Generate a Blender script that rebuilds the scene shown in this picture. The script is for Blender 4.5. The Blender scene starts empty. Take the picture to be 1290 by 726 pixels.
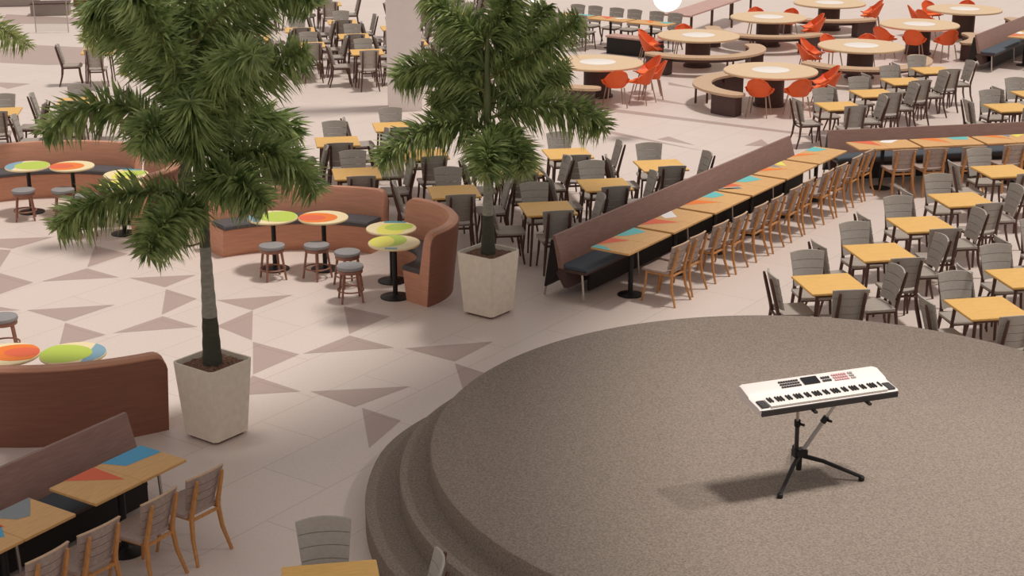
import bpy, math, random
from mathutils import Vector, Matrix
R = math.radians
rnd = random.Random(7)
sc = bpy.context.scene
COL = sc.collection

# ------------------------------------------------------------------ camera
CAM_H, PITCH, FPX = 6.35, R(17.95), 1941.3
cam_d = bpy.data.cameras.new('camera'); cam = bpy.data.objects.new('camera', cam_d); COL.objects.link(cam)
cam.location = (0, 0, CAM_H); cam.rotation_euler = (R(90) - PITCH, 0, 0)
cam_d.sensor_width = 36; cam_d.lens = FPX * 36 / 1290; cam_d.clip_end = 300
sc.camera = cam
_f = Vector((0, math.cos(PITCH), -math.sin(PITCH))); _r = Vector((1, 0, 0)); _u = _r.cross(_f)
def ray(px, py): return _f + _r * ((px - 645) / FPX) + _u * ((363 - py) / FPX)
def G(px, py, z=0.0):                      # the point of the photo on the level z
    d = ray(px, py); t = (z - CAM_H) / d.z
    return Vector((0, 0, CAM_H)) + d * t
def AT(px, py, Y):                         # the point of the photo at depth Y
    d = ray(px, py); return Vector((0, 0, CAM_H)) + d * (Y / d.y)

# ------------------------------------------------------------------ materials
def mat(name, col, rough=.6, var=0., scale=8., stretch=(1, 1, 1), bump=0., spec=.4, metal=0., detail=4., col2=None):
    m = bpy.data.materials.new(name); m.use_nodes = True
    nt = m.node_tree; b = nt.nodes['Principled BSDF']
    lin = lambda c: tuple(((v/255)/12.92 if v/255 <= .04045 else ((v/255+.055)/1.055)**2.4) for v in c) + (1,)
    c = lin(col)
    b.inputs['Base Color'].default_value = c; b.inputs['Roughness'].default_value = rough
    b.inputs['Specular IOR Level'].default_value = spec; b.inputs['Metallic'].default_value = metal
    if var or bump or col2:
        tc = nt.nodes.new('ShaderNodeTexCoord'); mp = nt.nodes.new('ShaderNodeMapping')
        mp.inputs['Scale'].default_value = stretch
        nz = nt.nodes.new('ShaderNodeTexNoise'); nz.inputs['Scale'].default_value = scale; nz.inputs['Detail'].default_value = detail
        nt.links.new(tc.outputs['Object'], mp.inputs['Vector']); nt.links.new(mp.outputs['Vector'], nz.inputs['Vector'])
        rp = nt.nodes.new('ShaderNodeValToRGB')
        lo = lin(col2) if col2 else tuple(v*(1-var) for v in c[:3]) + (1,)
        hi = c if col2 else tuple(min(1, v*(1+var)) for v in c[:3]) + (1,)
        rp.color_ramp.elements[0].color = lo; rp.color_ramp.elements[0].position = .33
        rp.color_ramp.elements[1].color = hi; rp.color_ramp.elements[1].position = .67
        nt.links.new(nz.outputs['Fac'], rp.inputs['Fac']); nt.links.new(rp.outputs['Color'], b.inputs['Base Color'])
        if bump:
            bp = nt.nodes.new('ShaderNodeBump'); bp.inputs['Strength'].default_value = bump; bp.inputs['Distance'].default_value = .01
            nt.links.new(nz.outputs['Fac'], bp.inputs['Height']); nt.links.new(bp.outputs['Normal'], b.inputs['Normal'])
    return m
M = {}
M['yellow_wood'] = mat('yellow_wood', (236, 186, 104), .45, .10, 3, (3, 40, 3))
M['amber_wood'] = mat('amber_wood', (222, 172, 110), .45, .10, 3, (3, 40, 3))
M['pale_wood'] = mat('pale_wood', (226, 196, 158), .5, .08, 3, (3, 30, 3))
M['oak'] = mat('oak', (198, 140, 84), .5, .15, 6, (8, 8, 2))
M['dark_leg'] = mat('dark_leg', (92, 64, 54), .5, .15, 6)
M['grey_slat'] = mat('grey_slat', (174, 167, 158), .7, .06, 40)
M['grey_seat'] = mat('grey_seat', (168, 158, 148), .75, .06, 40)
M['rosy_slat'] = mat('rosy_slat', (168, 150, 140), .7, .10, 30)
M['rosy_seat'] = mat('rosy_seat', (172, 152, 142), .75, .06, 40)
M['terracotta'] = mat('terracotta', (204, 146, 118), .5, .08, 3, (1, 1, 14), bump=.05)
M['booth_back'] = mat('booth_back', (140, 92, 74), .5, .10, 3, (1, 1, 14))
M['walnut'] = mat('walnut', (150, 116, 104), .5, .10, 3, (2, 2, 16))
M['black'] = mat('black', (28, 25, 25), .45)
M['black_panel'] = mat('black_panel', (34, 29, 28), .6, .1, 10)
M['cushion_grey'] = mat('cushion_grey', (92, 88, 90), .85, .06, 60)
M['cushion_blue'] = mat('cushion_blue', (84, 92, 100), .85, .06, 60)
M['stool_grey'] = mat('stool_grey', (150, 146, 146), .85, .06, 60)
M['stool_wood'] = mat('stool_wood', (150, 104, 86), .5, .12, 10)
M['orange'] = mat('orange', (234, 98, 44), .5, .05, 6)
M['orange_pad'] = mat('orange_pad', (246, 122, 58), .7, .05, 20)
M['chair_metal'] = mat('chair_metal', (170, 140, 124), .35, spec=.5)
M['bench_wood'] = mat('bench_wood', (204, 172, 140), .5, .08, 4, (10, 10, 2))
M['dark_wood'] = mat('dark_wood', (84, 62, 58), .55, .12, 5, (3, 3, 12))
M['white_disc'] = mat('white_disc', (250, 242, 232), .3)
M['planter'] = mat('planter', (232, 220, 202), .7, .05, 14, bump=.03)
M['planter_foot'] = mat('planter_foot', (120, 96, 80), .7)
M['soil'] = mat('soil', (150, 112, 90), .95, .0, 45, col2=(84, 58, 46), bump=.8)
M['leaf'] = mat('leaf', (188, 202, 134), .40, 0, 7, col2=(90, 116, 64))
M['leaf_pale'] = mat('leaf_pale', (196, 202, 140), .5, 0, 6, col2=(128, 146, 84))
for nm in ('leaf', 'leaf_pale'):                # thin blades let light through
    nt = M[nm].node_tree; b = nt.nodes['Principled BSDF']; tr = nt.nodes.new('ShaderNodeBsdfTranslucent'); mx = nt.nodes.new('ShaderNodeMixShader')
    mx.inputs[0].default_value = .35; nt.links.new(b.inputs['Base Color'].links[0].from_socket, tr.inputs['Color'])
    nt.links.new(b.outputs[0], mx.inputs[1]); nt.links.new(tr.outputs[0], mx.inputs[2]); nt.links.new(mx.outputs[0], nt.nodes['Material Output'].inputs['Surface'])
M['rachis'] = mat('rachis', (130, 126, 76), .6, .1, 10)
M['crownshaft'] = mat('crownshaft', (104, 112, 72), .55, .1, 8)
M['column'] = mat('column', (238, 228, 224), .75, .02, 4)
M['silver'] = mat('silver', (190, 182, 176), .3, metal=.7)
M['kb_white'] = mat('kb_white', (236, 226, 220), .4)
M['kb_grey'] = mat('kb_grey', (176, 168, 162), .5)
M['kb_dark'] = mat('kb_dark', (62, 58, 58), .5)
M['kb_pink'] = mat('kb_pink', (214, 168, 168), .5)
M['key_white'] = mat('key_white', (244, 238, 230), .35)
M['screen'] = mat('screen', (22, 22, 26), .2)
M['teal'] = mat('teal', (104, 196, 194), .5)
M['sky_blue'] = mat('sky_blue', (78, 166, 208), .5)
M['red_orange'] = mat('red_orange', (232, 104, 66), .5)
M['bright_orange'] = mat('bright_orange', (244, 128, 42), .5)
M['lime'] = mat('lime', (192, 212, 84), .5)
M['lemon'] = mat('lemon', (240, 230, 104), .5)
M['cream'] = mat('cream', (246, 226, 178), .5)
M['slate'] = mat('slate', (140, 146, 150), .5)
M['pale_blue'] = mat('pale_blue', (134, 172, 190), .5)
M['steel_blue'] = mat('steel_blue', (86, 158, 170), .5)
M['white'] = mat('white', (246, 240, 236), .5)
M['pink_wood'] = mat('pink_wood', (198, 160, 148), .5, .06, 5)
M['concrete_grey'] = mat('concrete_grey', (160, 148, 140), .8, .04, 5)
M['crate_brown'] = mat('crate_brown', (122, 66, 48), .6, .2, 10)
M['shade_slab_grey'] = mat('shade_slab_grey', (150, 146, 142), .8)
# ringed trunk: bands of pale and dark bark along the stem
def trunk_mat():
    m = mat('palm_bark', (150, 146, 134), .8, .15, 12, (1, 1, 3), bump=.2)
    nt = m.node_tree; b = nt.nodes['Principled BSDF']
    src = b.inputs['Base Color'].links[0].from_socket
    tc = nt.nodes.new('ShaderNodeTexCoord'); sx = nt.nodes.new('ShaderNodeSeparateXYZ'); nt.links.new(tc.outputs['Object'], sx.inputs[0])
    rp = nt.nodes.new('ShaderNodeValToRGB'); rp.color_ramp.interpolation = 'CONSTANT'
    dv = nt.nodes.new('ShaderNodeMath'); dv.operation = 'MULTIPLY'; dv.inputs[1].default_value = .4
    nt.links.new(sx.outputs['Z'], dv.inputs[0]); nt.links.new(dv.outputs[0], rp.inputs['Fac'])
    e = rp.color_ramp.elements
    dark, pale = (.20, .21, .17, 1), (1, 1, 1, 1)
    e[0].position = 0; e[0].color = dark; e[1].position = .205; e[1].color = pale
    for p, c in ((.50, (.34, .35, .3, 1)), (.60, pale)):
        q = e.new(p); q.color = c
    mx = nt.nodes.new('ShaderNodeMix'); mx.data_type = 'RGBA'; mx.blend_type = 'MULTIPLY'; mx.inputs['Factor'].default_value = 1
    nt.links.new(src, mx.inputs['A']); nt.links.new(rp.outputs['Color'], mx.inputs['B']); nt.links.new(mx.outputs['Result'], b.inputs['Base Color'])
    return m
M['palm_bark'] = trunk_mat()
def floor_mat(name, col, var):
    m = mat(name, col, .42, var, 30, spec=.35)
    nt = m.node_tree; b = nt.nodes['Principled BSDF']; src = b.inputs['Base Color'].links[0].from_socket
    tc = nt.nodes.new('ShaderNodeTexCoord'); mp = nt.nodes.new('ShaderNodeMapping'); mp.inputs['Rotation'].default_value = (0, 0, R(-55))
    br = nt.nodes.new('ShaderNodeTexBrick'); br.offset = .5
    br.inputs['Color1'].default_value = (1, 1, 1, 1); br.inputs['Color2'].default_value = (.97, .97, .97, 1); br.inputs['Mortar'].default_value = (.80, .78, .76, 1)
    br.inputs['Scale'].default_value = 1; br.inputs['Mortar Size'].default_value = .006
    br.inputs['Brick Width'].default_value = 1.66; br.inputs['Row Height'].default_value = .83
    nt.links.new(tc.outputs['Object'], mp.inputs['Vector']); nt.links.new(mp.outputs['Vector'], br.inputs['Vector'])
    mx = nt.nodes.new('ShaderNodeMix'); mx.data_type = 'RGBA'; mx.blend_type = 'MULTIPLY'; mx.inputs['Factor'].default_value = 1
    nt.links.new(src, mx.inputs['A']); nt.links.new(br.outputs['Color'], mx.inputs['B']); nt.links.new(mx.outputs['Result'], b.inputs['Base Color'])
    return m
M['floor'] = floor_mat('floor_terrazzo', (224, 208, 198), .03)
M['floor_dark'] = floor_mat('floor_inlay_shade', (186, 164, 155), .03)
M['carpet'] = mat('carpet', (155, 141, 129), .95, 0, 55, col2=(122, 111, 102), bump=.35, spec=.1, detail=6)
gm = bpy.data.materials.new('globe_glow'); gm.use_nodes = True
gb = gm.node_tree.nodes['Principled BSDF']; gb.inputs['Base Color'].default_value = (1, .95, .86, 1)
gb.inputs['Emission Color'].default_value = (1, .93, .82, 1); gb.inputs['Emission Strength'].default_value = 1.6
M['globe'] = gm
gl = bpy.data.materials.new('clear_glass'); gl.use_nodes = True
g2 = gl.node_tree.nodes['Principled BSDF']; g2.inputs['Base Color'].default_value = (.86, .88, .86, 1); g2.inputs['Roughness'].default_value = .05
g2.inputs['Transmission Weight'].default_value = 1; g2.inputs['IOR'].default_value = 1.1
M['glass'] = gl

# ------------------------------------------------------------------ mesh builder
class MB:
    def __init__(s): s.v, s.f, s.m = [], [], []
    def add(s, vs, fs, mi=0):
        o = len(s.v); s.v += [tuple(v) for v in vs]
        for f in fs: s.f.append(tuple(i + o for i in f)); s.m.append(mi)
        return s
    def box(s, c, d, rot=None, mi=0, b=0.):
        x, y, z = d[0]/2, d[1]/2, d[2]/2
        if b:                                   # chamfered vertical edges and rims
            b = min(b, x*.9, y*.9, z*.9); vs = []
            for zz, q in ((-z, b), (-z+b, 0), (z-b, 0), (z, b)):
                for sx, sy in ((1, 1), (-1, 1), (-1, -1), (1, -1)):
                    A = (sx*(x-q), sy*(y-q-b)); B = (sx*(x-q-b), sy*(y-q))
                    for p in ((A, B) if sx*sy > 0 else (B, A)): vs.append((p[0], p[1], zz))
            fs = [tuple(range(7, -1, -1)), tuple(range(24, 32))]
            for k in range(3):
                for i in range(8): fs.append((k*8+i, k*8+(i+1) % 8, k*8+8+(i+1) % 8, k*8+8+i))
        else:
            vs = [(sx*x, sy*y, sz*z) for sz in (-1, 1) for sx, sy in ((1, 1), (-1, 1), (-1, -1), (1, -1))]
            fs = [(3, 2, 1, 0), (4, 5, 6, 7)] + [(i, (i+1) % 4, 4+(i+1) % 4, 4+i) for i in range(4)]
        mt = Matrix.Translation(Vector(c))
        if rot is not None: mt = mt @ rot
        return s.add([mt @ Vector(v) for v in vs], fs, mi)
    def tube(s, pts, rad, n=8, mi=0, cap=True, sq=1.):
        pts = [Vector(p) for p in pts]; k = len(pts)
        rad = rad if isinstance(rad, (list, tuple)) else [rad]*k
        vs, fs = [], []; up = None
        for i, p in enumerate(pts):
            t = (pts[min(i+1, k-1)] - pts[max(i-1, 0)]).normalized()
            if up is None: up = Vector((0, 0, 1)) if abs(t.z) < .9 else Vector((0, 1, 0))
            a = t.cross(up).normalized(); b = a.cross(t).normalized(); up = b
            for j in range(n):
                th = 2*math.pi*(j+.5)/n
                vs.append(p + a*math.cos(th)*rad[i]*sq + b*math.sin(th)*rad[i])
        for i in range(k-1):
            for j in range(n): fs.append((i*n+j, i*n+(j+1) % n, (i+1)*n+(j+1) % n, (i+1)*n+j))
        if cap: fs += [tuple(range(n-1, -1, -1)), tuple(range((k-1)*n, k*n))]
        return s.add(vs, fs, mi)
    def lathe(s, prof, n=24, c=(0, 0, 0), mi=0):
        vs, fs = [], []; k = len(prof)
        for r, z in prof:
            for j in range(n):
                th = 2*math.pi*j/n; vs.append((c[0]+r*math.cos(th), c[1]+r*math.sin(th), c[2]+z))
        for i in range(k-1):
            for j in range(n): fs.append((i*n+j, i*n+(j+1) % n, (i+1)*n+(j+1) % n, (i+1)*n+j))
        fs += [tuple(range(n-1, -1, -1)), tuple(range((k-1)*n, k*n))]
        return s.add(vs, fs, mi)
    def prism(s, poly, z0, z1, mi=0):
        n = len(poly)
        if sum(poly[i][0]*poly[(i+1) % n][1]-poly[(i+1) % n][0]*poly[i][1] for i in range(n)) < 0: poly = poly[::-1]
        vs = [(p[0], p[1], z0) for p in poly] + [(p[0], p[1], z1) for p in poly]
        return s.add(vs, [tuple(range(n-1, -1, -1)), tuple(range(n, 2*n))] + [(i, (i+1) % n, n+(i+1) % n, n+i) for i in range(n)], mi)
    def flat(s, poly, z, mi=0):
        n = len(poly)
        if sum(poly[i][0]*poly[(i+1) % n][1]-poly[(i+1) % n][0]*poly[i][1] for i in range(n)) < 0: poly = poly[::-1]
        return s.add([(p[0], p[1], z) for p in poly], [tuple(range(n))], mi)
    def loft(s, rings, closed=True, mi=0):      # rings of equal length, ends capped
        n = len(rings[0]); vs = [p for r in rings for p in r]; fs = []
        for i in range(len(rings)-1):
            for j in range(n): fs.append((i*n+j, i*n+(j+1) % n, (i+1)*n+(j+1) % n, (i+1)*n+j))
        fs += [tuple(range(n-1, -1, -1)), tuple(range((len(rings)-1)*n, len(rings)*n))]
        return s.add(vs, fs, mi)
    def build(s, name, mats, parent=None, smooth=False, fix=True):
        me = bpy.data.meshes.new(name); me.from_pydata(s.v, [], s.f)
        mats = mats if isinstance(mats, (list, tuple)) else [mats]
        for m in mats: me.materials.append(M[m])
        for p, mi in zip(me.polygons, s.m): p.material_index = mi
        if fix:
            import bmesh
            bm = bmesh.new(); bm.from_mesh(me); bmesh.ops.recalc_face_normals(bm, faces=bm.faces); bm.to_mesh(me); bm.free()
        if smooth:
            for p in me.polygons: p.use_smooth = True
            try: me.set_sharp_from_angle(angle=R(40))
            except Exception: pass
        o = bpy.data.objects.new(name, me); COL.objects.link(o)
        if parent is not None: o.parent = parent
        return o

def tag(o, label, cat, group=None, kind=None):
    o['label'] = label; o['category'] = cat
    if group: o['group'] = group
    if kind: o['kind'] = kind
    return o
def thing(name, label='', cat='', loc=(0, 0, 0), rz=0., group=None):
    o = bpy.data.objects.new(name, None); COL.objects.link(o); o.empty_display_size = .1
    o.location = loc; o.rotation_euler = (0, 0, rz)
    return tag(o, label, cat, group)
def dup(root, loc, rz, label, group=None):
    r = root.copy(); COL.objects.link(r); r.location = loc; r.rotation_euler = (0, 0, rz); r['label'] = label
    if group: r['group'] = group
    for ch in list(root.children):
        c = ch.copy(); COL.objects.link(c); c.parent = r
        for g in list(ch.children):
            d = g.copy(); COL.objects.link(d); d.parent = c
    return r
class Proto:                                    # the first use moves the prototype itself, later uses copy it
    def __init__(s, root): s.root, s.used = root, False
    def __call__(s, loc, rz, label, group=None):
        if not s.used:
            s.used = True; o = s.root; o.location = loc; o.rotation_euler = (0, 0, rz); o['label'] = label
            if group: o['group'] = group
            return o
        return dup(s.root, loc, rz, label, group)
def struct(o): o['kind'] = 'structure'; return o
def rot2(x, y, a): return x*math.cos(a)-y*math.sin(a), x*math.sin(a)+y*math.cos(a)
ORD = ['first', 'second', 'third', 'fourth', 'fifth', 'sixth', 'seventh', 'eighth', 'ninth', 'tenth', 'eleventh', 'twelfth', 'thirteenth']

# ------------------------------------------------------------------ floor with inlaid triangles and bands, plus painted shade patches
fl = MB()
fl.add([(-45, -8, 0), (45, -8, 0), (45, 85, 0), (-45, 85, 0)], [(0, 1, 2, 3)])
TRI = [[(34,391),(145,384),(82,405)], [(163,350.5),(247,346.5),(208,362)], [(273,378.4),(369,371.6),(317.5,391)], [(391,493.4),(517,487),(447,513)],
 [(510,439),(621.8,430.4),(573,455.7)], [(119.4,309.8),(161.6,320),(110,336.7)], [(209,364.5),(248,376.5),(203.6,396.7)], [(433,386),(491,399),(440,421)],
 [(82,407),(133.5,422),(74,438)], [(456,514),(505,530),(465,565)], [(318.6,391.3),(273,411),(317.4,428.8)], [(318.7,431),(377,446.6),(318.7,472)],
 [(110,338.4),(150,349.6),(52.7,354.8)], [(205,398.6),(249,412),(142.6,420)], [(440.5,423),(496.7,438.4),(382,446)], [(573,458),(628,476),(586,500)],
 [(318.5,473.5),(379,493.5),(290,499)], [(-30,336),(42,356),(-36,383)], [(-70,304),(68,298.5),(15,313.5)], [(-40,381),(26,391),(-90,395)], [(-30,312),(14,315.5),(-4,343)],
 [(828,175.5),(842,172),(875,183)], [(938,183.5),(959.6,175.5),(971,184.5)], [(-20,103),(38,105.5),(10,112)],
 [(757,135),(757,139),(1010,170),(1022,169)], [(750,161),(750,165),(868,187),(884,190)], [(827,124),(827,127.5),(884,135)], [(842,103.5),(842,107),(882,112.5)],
 [(0,79),(0,63),(48,57),(112,60),(128,80),(60,82)], [(0,30),(8,18),(120,24),(112,30)]]  # top-left patches: shade beside sun streaks, painted in the inlay colour
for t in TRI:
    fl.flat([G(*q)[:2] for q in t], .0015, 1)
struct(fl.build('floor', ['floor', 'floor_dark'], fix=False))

# ------------------------------------------------------------------ stage
SC = (2.82, 13.02)
st = thing('stage', 'low round stage covered in dark grey-brown carpet with two crescent steps', 'stage', (SC[0], SC[1], 0))
def sm(a, b, x):
    t = max(0, min(1, (x-a)/(b-a))); return t*t*(3-2*t)
def ring(r, w=0.):
    pts = []
    for i in range(144):
        th = 2*math.pi*i/144; dg = i*2.5
        k = sm(118, 172, dg)*(1-sm(300, 352, dg))
        pts.append(((r+w*k)*math.cos(th), (r+w*k)*math.sin(th)))
    return pts
def slab(poly, z0, z1, b):
    m = MB(); rr = [[(x, y, z0) for x, y in poly], [(x, y, z1-b) for x, y in poly]]
    for k in (.5, 1.):
        rr.append([(x*(1-b*k*k/math.hypot(x, y)), y*(1-b*k*k/math.hypot(x, y)), z1-b+b*math.sin(k*math.pi/2)) for x, y in poly])
    m.loft(rr); return m
slab(ring(3.57), 0, .66, .03).build('platform', 'carpet', st, True)
slab(ring(3.575, .275), 0, .44, .02).build('step', 'carpet', st, True)
slab(ring(3.58, .585), 0, .22, .02).build('step', 'carpet', st, True)

# ------------------------------------------------------------------ chairs
def back_slats(z0, z1, w0, w1, n=4, gap=.006):
    m = MB()
    for k in range(n):
        va = k/n; vb = (k+1)/n - gap/(z1-z0)
        rings = []
        for i in range(9):
            u = -1+i/4; pr = []
            crown = .018*(1-u*u) if k == n-1 else 0
            for v, t in ((va, 0), (vb, 0), (vb, 1), (va, 1)):
                w = w0+(w1-w0)*v; c = (crown if v == vb else 0)
                pr.append((u*w, -.185-.26*(z1-z0)*v+.045*u*u-.02*t, z0+(z1-z0)*v+c))
            rings.append(pr)
        m.loft(rings)
    return m
def seat_mb():
    m = MB(); rings = []
    for x, s in ((-.215, .80), (-.20, .95), (-.12, 1), (0, 1), (.12, 1), (.20, .95), (.215, .80)):
        dip = .012*(1-(x/.215)**2)
        yf, yb = .22*s, -.19*s
        e = .006 if abs(x) > .21 else 0
        rings.append([(x, yb, .425+e), (x, yf, .425+e), (x, yf+.012*s, .445-dip*.3), (x, yf-.01, .465-dip-e), (x, 0, .462-dip-e), (x, yb, .465-dip-e)])
    m.loft(rings); return m
def leg_mb(front, sx, h=.80):
    m = MB()
    if front: m.tube([(sx*.205, .205, 0), (sx*.185, .165, .25), (sx*.175, .155, .43)], [.013, .017, .018], 6)
    else: m.tube([(sx*.205, -.295, 0), (sx*.175, -.225, .22), (sx*.158, -.205, .42), (sx*.150, -.222, .50), (sx*.148, -.222-.25*(h-.58), h-.09), (sx*.148, -.222-.26*(h-.52), h-.02)],
                 [.015, .020, .024, .023, .020, .014], 6)
    return m
def frame_mb():
    m = MB()
    for sx in (1, -1): m.tube([(sx*.165, -.20, .405), (sx*.175, .16, .405)], .016, 6)
    m.tube([(-.16, -.207, .395), (.16, -.207, .395)], .017, 6); m.tube([(-.172, .155, .402), (.172, .155, .402)], .014, 6)
    return m
def back_rim(z0, h, w1, z):
    m = MB(); rings = []
    for i in range(9):
        u = -1+i/4; y = -.185-.26*(h-z0)+.045*u*u; zz = z+.018*(1-u*u)
        rings.append([(u*w1, y+.003, zz-.004), (u*w1, y-.023, zz-.004), (u*w1, y-.023, zz+.004), (u*w1, y+.003, zz+.004)])
    return m.loft(rings)
def make_chair(name, seat, slat, frame, z0=.475, h=.80, w0=.165, w1=.215):
    t = thing(name, '', 'chair')
    seat_mb().build('seat', seat, t, True)
    bk = back_slats(z0, h, w0, w1).build('backrest', slat, t, True)
    if frame == 'oak': back_rim(z0, h, w1, h-.004).build('top_edge', 'bench_wood', bk, True)
    frame_mb().build('seat_frame', frame, t, True)
    for fr in (1, 0):
        for sx in (1, -1): leg_mb(fr, sx, h).build('leg', frame, t, True)
    return Proto(t)
def make_far_chair(name, seat, slat, frame):
    m = MB()
    for k, q in enumerate((seat_mb(), back_slats(.50, .91, .175, .220), frame_mb(), leg_mb(1, 1), leg_mb(1, -1), leg_mb(0, 1, .91), leg_mb(0, -1, .91))):
        m.add(q.v, q.f, k if k < 2 else 2)
    o = m.build(name, [seat, slat, frame], None, True)
    return Proto(tag(o, '', 'chair'))
grey_chair = make_chair('dining_chair', 'grey_seat', 'grey_slat', 'dark_leg', .50, .91, .175, .220)
oak_chair = make_chair('oak_chair', 'rosy_seat', 'rosy_slat', 'oak')
far_chair = make_far_chair('dining_chair', 'grey_seat', 'grey_slat', 'dark_leg')

# ------------------------------------------------------------------ square tables
def make_square_table(top):
    t = thing('square_table', '', 'table')
    MB().box((0, 0, .735), (.72, .72, .03), b=.006).build('tabletop', top, t)
    m = MB()
    for a in range(4):
        x, y = rot2(0, .27, a*math.pi/2); m.box((x, y, .695), (.54, .02, .05), Matrix.Rotation(a*math.pi/2, 4, 'Z'))
    m.build('apron', 'dark_leg', t)
    for sx in (1, -1):
        for sy in (1, -1):
            MB().tube([(sx*.30, sy*.30, 0), (sx*.255, sy*.255, .72)], [.014, .022], 6).build('leg', 'dark_leg', t, True)
    return Proto(t)
sq_table = make_square_table('yellow_wood')
SIDES = (('right', 10), ('far', 100), ('left', 190), ('near', 280))
def square_set(c, phrase, group, sides='right far left near', top_label=None, chair=None, off=.57, rz=10, seat='grey chair'):
    chair = chair or grey_chair
    sq_table((c[0], c[1], 0), R(rz), (top_label or 'yellow square table, ') + phrase, group + ' tables')
    for nm, a in SIDES:
        if nm not in sides: continue
        al = R(a-10+rz); o = off + rnd.uniform(-.02, .03) - (.09 if nm in 'near left' and 'first table behind' in phrase else 0) - (.08 if nm in 'near right' and 'nearest the banq' in phrase else 0)
        x, y = c[0]+o*math.cos(al), c[1]+o*math.sin(al)
        sd = rnd.uniform(-.03, .03)
        chair((x-sd*math.sin(al), y+sd*math.cos(al), 0), al+R(90)+R(rnd.uniform(-4, 4)), '%s, %s side of the %s' % (seat, nm, phrase), group + ' chairs')
A = Vector((.905, 1.315)); B = Vector((-1.455, 1.03))
# block right of and behind the stage
RA = Vector((3.79, 17.47))
for k, c in enumerate([RA, (4.68, 18.79), (5.54, 20.11), (6.45, 21.43), (7.56, 23.16)]):
    square_set(Vector(c), '%s table behind the stage beside the oak chairs' % ORD[k], 'square dining set behind the stage')
for k, c in enumerate([(5.39, 16.57), (6.2, 17.72), (7.08, 18.97)]):
    square_set(Vector(c), '%s table behind the stage at the right edge' % ORD[k], 'square dining set at the right edge', 'far left near right' if k < 2 else 'left far near')
# block behind the long banquette
MP = {(0, 0): (.50, 20.93), (0, 1): (1.38, 22.30), (0, 2): (2.33, 23.54), (1, 0): (-.85, 21.88), (1, 1): (.07, 23.22), (1, 2): (.9, 24.36),
      (2, 0): (-2.38, 23.0), (2, 1): (-1.4, 24.3), (3, 0): (-3.8, 24.0), (3, 1): (-2.92, 25.25), (3, 2): (-2.05, 26.45)}
ROW = ['row nearest the banquette backrest', 'row behind the right palm', 'row left of the right palm', 'row between the palms']
for (r, k), c in MP.items():
    square_set(Vector(c), '%s table in the %s' % (ORD[k], ROW[r]), 'square dining set behind the banquette')
# block between the banquettes and the orange chairs
for k, c in enumerate([(6.09, 28.3), (7.0, 29.56), (7.9, 30.84), (8.82, 32.13)]):
    square_set(Vector(c), '%s table in the row beside the orange chairs' % ORD[k], 'square dining set by the round tables')
square_set(Vector((9.21, 28.15)), 'nearer right-edge table behind the second banquette', 'square dining set by the round tables')
square_set(Vector((10.12, 29.45)), 'farther right-edge table behind the second banquette', 'square dining set by the round tables', 'left far near')
# left edge
square_set(Vector((-9.35, 27.75)), 'left-edge table beyond the far booth', 'square dining set at the left edge')
square_set(Vector((-8.2, 28.75)), 'table half hidden by the left palm', 'square dining set at the left edge')
square_set(Vector((-7.9, 26.7)), 'table just behind the far left booth', 'square dining set at the left edge', 'left near far')
square_set(Vector((-9.3, 34.6)), 'lone table far beyond the left palm', 'square dining set at the left edge', 'left near')
# back block
T0 = Vector((-6.1, 36.5))
BK = [(i, j) for j in range(0, 4) for i in range(0, 6)]
BR = ['row by the left palm', 'row left of the column', 'row behind the column', 'row right of the column']
for i, j in BK:
    c = T0 + A*i*1.0 - B*j*.98
    if i >= 3: c = c + A*.9 
    if (i, j) == (0, 3) or (c.x > .2 and c.y > 36.4): continue
    square_set(c, '%s table, back block, %s' % (ORD[i], BR[j]), 'square dining set in the back block', chair=far_chair, seat='small grey chair')
for k, c in enumerate([(-8.5, 42.1), (-6.75, 42.8), (-5.05, 42.6)]):
    square_set(Vector(c), 'top-edge table, %s from the left palm' % ORD[k], 'square dining set at the top edge', chair=far_chair, seat='small grey chair')
# table at the bottom edge beside the stage
S0 = G(409, 664, .80) - Vector(rot2(.87, 0, R(100))).to_3d()
square_set(Vector((S0.x, S0.y)), 'lone table at the bottom edge beside the stage', 'square dining set before the stage', 'far right', off=.53)

# ------------------------------------------------------------------ banquettes
D_A = R(55.9)
def pedestal_mb(r=.2):
    return MB().lathe([(r, 0), (r, .012), (r*.85, .02), (.05, .035), (.032, .05), (.032, .69), (.07, .70), (.12, .715)], 20)
def clip_poly(poly, test):                      # Sutherland-Hodgman against lines (nx,ny,c): nx*x+ny*y<=c
    for nx, ny, c in test:
        out = []
        for i in range(len(poly)):
            p, q = poly[i], poly[(i+1) % len(poly)]
            dp, dq = nx*p[0]+ny*p[1]-c, nx*q[0]+ny*q[1]-c
            if dp <= 0: out.append(p)
            if dp*dq < 0:
                t = dp/(dp-dq); out.append((p[0]+(q[0]-p[0])*t, p[1]+(q[1]-p[1])*t))
        poly = out
        if not poly: break
    return poly
def painted_table(label, group, loc, rz, shapes, half_l=.56, half_d=.285):
    t = thing('banquette_table', label, 'table', loc, rz, group)
    m = MB()
    for s in (-1, 1): m.box((s*half_l/2, 0, .733), (half_l-.004, half_d*2, .028), b=.004)
    mats = ['amber_wood']; rect = [(1, 0, half_l-.004), (-1, 0, half_l-.004), (0, 1, half_d-.003), (0, -1, half_d-.003)]
    for col, poly in shapes:
        if col not in mats: mats.append(col)
        p = clip_poly(list(poly), rect)
        if len(p) > 2: m.flat(p, .7485, mats.index(col))
    m.build('tabletop', mats, t, fix=False)
    MB().box((0, 0, .706), (half_l*1.7, .06, .02)).build('rail', 'black', t)
    pedestal_mb(.17).build('pedestal', 'black', t, True)
    return t
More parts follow.
